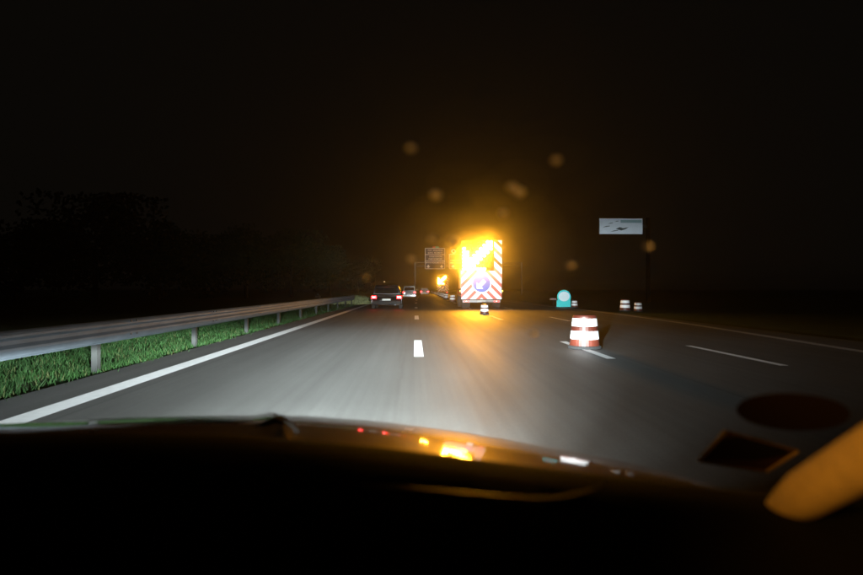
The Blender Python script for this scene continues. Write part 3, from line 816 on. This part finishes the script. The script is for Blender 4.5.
c0 = WP - Vector((CARX, 0, 0))
bm.faces.new([bm.verts.new(c0 + e1 * a + e2 * b) for a, b in ((-1.15, -.06), (.62, -.06), (.50, .80), (-1.0, .80))])
link('windscreen', bm, clear, own)
st_edge = mat('reflection_edge_bright', (.85, .66, .30), .5); st_dark = mat('reflection_dark', (.012, .012, .010), .8); st_brown = mat('reflection_brown', (.12, .05, .02), .8)
Lc, Tc, Rc, Bc = (698, 459), (725, 429), (798, 449), (766, 470)
def lerp(p, q, t): return (p[0] + (q[0] - p[0]) * t, p[1] + (q[1] - p[1]) * t)
def edge_bar(p, q, wpx):
    dx, dy = q[0] - p[0], q[1] - p[1]; l = math.hypot(dx, dy); nx, ny = -dy / l * wpx / 2, dx / l * wpx / 2
    return [(p[0] + nx, p[1] + ny), (q[0] + nx, q[1] + ny), (q[0] - nx, q[1] - ny), (p[0] - nx, p[1] - ny)]
pk = pane_poly('framed_reflection', [Lc, Tc, Rc, Bc], st_brown, .001, .0018)
arc = [(703 + 88 * t - 2 * math.sin(t * 3.14), 458 - 21 * math.sin(math.pi * t ** .85) ** .75 - 5 * t) for t in [k / 16 for k in range(17)]] + [(774, 456), (752, 459), (728, 457)]
def child_of(o, par): o.parent = par; return o
child_of(pane_poly('reflection_arc', arc, st_dark, .0019, .0025), pk)
st_edge2 = mat('reflection_edge_dim', (.26, .18, .07), .6, noise=(120, .5))  # dimmer edge colour; the shine is painted into the brighter edges
for p_, q_, w_p, e_m in ((Lc, Tc, 3.4, st_edge), (Tc, Rc, .8, st_edge2), (Rc, Bc, 2.2, st_edge), (Bc, Lc, 1.6, st_edge2)): child_of(pane_poly('reflection_edge', edge_bar(p_, q_, w_p), e_m, .0026, .0045), pk)
pane_poly('oval_reflection', [(793 + 57 * math.cos(a / 40 * 6.2832), 411 + 18.5 * math.sin(a / 40 * 6.2832) + 2.5 * math.cos(a / 40 * 6.2832)) for a in range(40)], mat('dark_red_reflection', (.016, .004, .003), .8), .001, .0016)  # dark oval added in place of a reflection in the glass
water = bpy.data.materials.new('water_drop'); water.use_nodes = True
b_ = water.node_tree.nodes['Principled BSDF']; b_.inputs['Transmission Weight'].default_value = 1; b_.inputs['Roughness'].default_value = .58; b_.inputs['IOR'].default_value = 1.33
for px, py, rpx in ((436, 195, 3.2), (512, 187, 3.2), (519, 192, 3.6), (571, 265, 3), (533.5, 333, 3), (453, 241, 3.6), (433, 239, 3), (412, 259, 3), (648, 246, 3), (503, 213, 2.4), (411, 148, 2.4), (556, 160, 2.4), (367, 277, 2.4)):
    c = on_pane(px, py, .0003) - Vector((CARX, 0, 0)); rad = rpx / F * .9
    bm = bmesh.new(); n = 14; prev = None
    for i_, (rr_, hh_) in enumerate(((1, 0), (.85, .22), (.5, .38))):
        rg = [bm.verts.new(c + (e1 * math.cos(k / n * 6.2832) + e2 * math.sin(k / n * 6.2832)) * rad * rr_ + WNn * hh_ * rad * .9) for k in range(n)]
        if prev:
            for k in range(n): bm.faces.new((prev[k], prev[(k + 1) % n], rg[(k + 1) % n], rg[k]))
        else: base = rg
        prev = rg
    bm.faces.new(prev); bm.faces.new(base[::-1]); bmesh.ops.recalc_face_normals(bm, faces=bm.faces[:])
    link('water_drop', bm, water, own, smooth=True)
# amber spot added inside the cabin to light the pillar, no visible source
ld = bpy.data.lights.new('added_amber_light', 'SPOT'); ld.energy = 34; ld.color = (1, .40, .035); ld.spot_size = R(33); ld.spot_blend = 1; ld.shadow_soft_size = .05
lo = bpy.data.objects.new('added_amber_light', ld); C.objects.link(lo); lo.location = (-.34, .0, 1.34)
lo.rotation_euler = (at(905, 425, .50) - lo.location).to_track_quat('-Z', 'Y').to_euler()

# ------------------------------------------------------------ haze
bm = B(-1000, 1100, -80, 1900, -1.1, 24)
hz = bpy.data.materials.new('haze'); hz.use_nodes = True
nt = hz.node_tree; nt.nodes.clear()
pv = nt.nodes.new('ShaderNodeVolumePrincipled'); pv.inputs['Color'].default_value = (.9, .9, .9, 1)
pv.inputs['Density'].default_value = 7.5e-4; pv.inputs['Anisotropy'].default_value = .84
oo = nt.nodes.new('ShaderNodeOutputMaterial'); nt.links.new(pv.outputs[0], oo.inputs['Volume'])
o = link('haze', bm, hz); tag(o, 'thin night haze hanging over the whole motorway', 'haze', kind='stuff')

# thin volumes added to build the halo round the amber arrows
def halo(cx, cyy, cz, rx, ry, rz_, dens, label):
    m = bpy.data.materials.new('lamp_halo'); m.use_nodes = True; n = m.node_tree; n.nodes.clear()
    p = n.nodes.new('ShaderNodeVolumePrincipled'); p.inputs['Color'].default_value = (.9, .9, .9, 1)
    p.inputs['Density'].default_value = dens; p.inputs['Anisotropy'].default_value = .8
    oo = n.nodes.new('ShaderNodeOutputMaterial'); n.links.new(p.outputs[0], oo.inputs['Volume'])
    bm = bmesh.new(); bmesh.ops.create_icosphere(bm, subdivisions=4, radius=1)
    for v in bm.verts: v.co = Vector((v.co.x * rx, v.co.y * ry, v.co.z * rz_))
    o = link('lamp_halo', bm, m); o.location = (cx, cyy, cz); tag(o, label, 'halo', kind='stuff')
q = at(474, 260, 36)
halo(q.x, 32.6, q.z + .4, 5.4, 3.3, 4.0, .0055, 'wide glowing mist round the big amber arrow')
halo(q.x - .1, 34.1, q.z + .1, 2.7, 1.7, 1.9, .022, 'dense glowing mist close to the big amber arrow')
halo(q.x - .55, 34.9, q.z + .25, 1.6, 1.0, 1.5, .07, 'innermost brightest mist over the big amber arrow')
for px, py, a, b, dn, lb in ((497, 207, 3.0, 1.9, .0055, 'drifting mist patch rising just above the arrow truck'), (462, 186, 2.2, 1.4, .0035, 'thin mist patch above the overhead signs'),
                             (516, 186, 2.0, 1.5, .0055, 'small mist patch up and to the right of the truck'), (478, 158, 2.6, 1.3, .0030, 'thin mist patch high above the arrow truck'),
                             (440, 214, 1.9, 1.2, .0035, 'faint mist patch high to the left of the amber arrow'), (545, 158, 2.6, 1.2, .0028, 'faint mist patch highest on the right of the truck'),
                             (532, 232, 1.9, 2.2, .0035, 'low mist patch close to the right side of the truck')):
    q = at(px, py, 33); halo(q.x, 33, q.z, a, 2.6, b, dn, lb)
q = at(441, 281, 133)
halo(q.x, 131, q.z, 2.8, 1.9, 2.4, .02, 'small glowing mist round the far amber arrow')
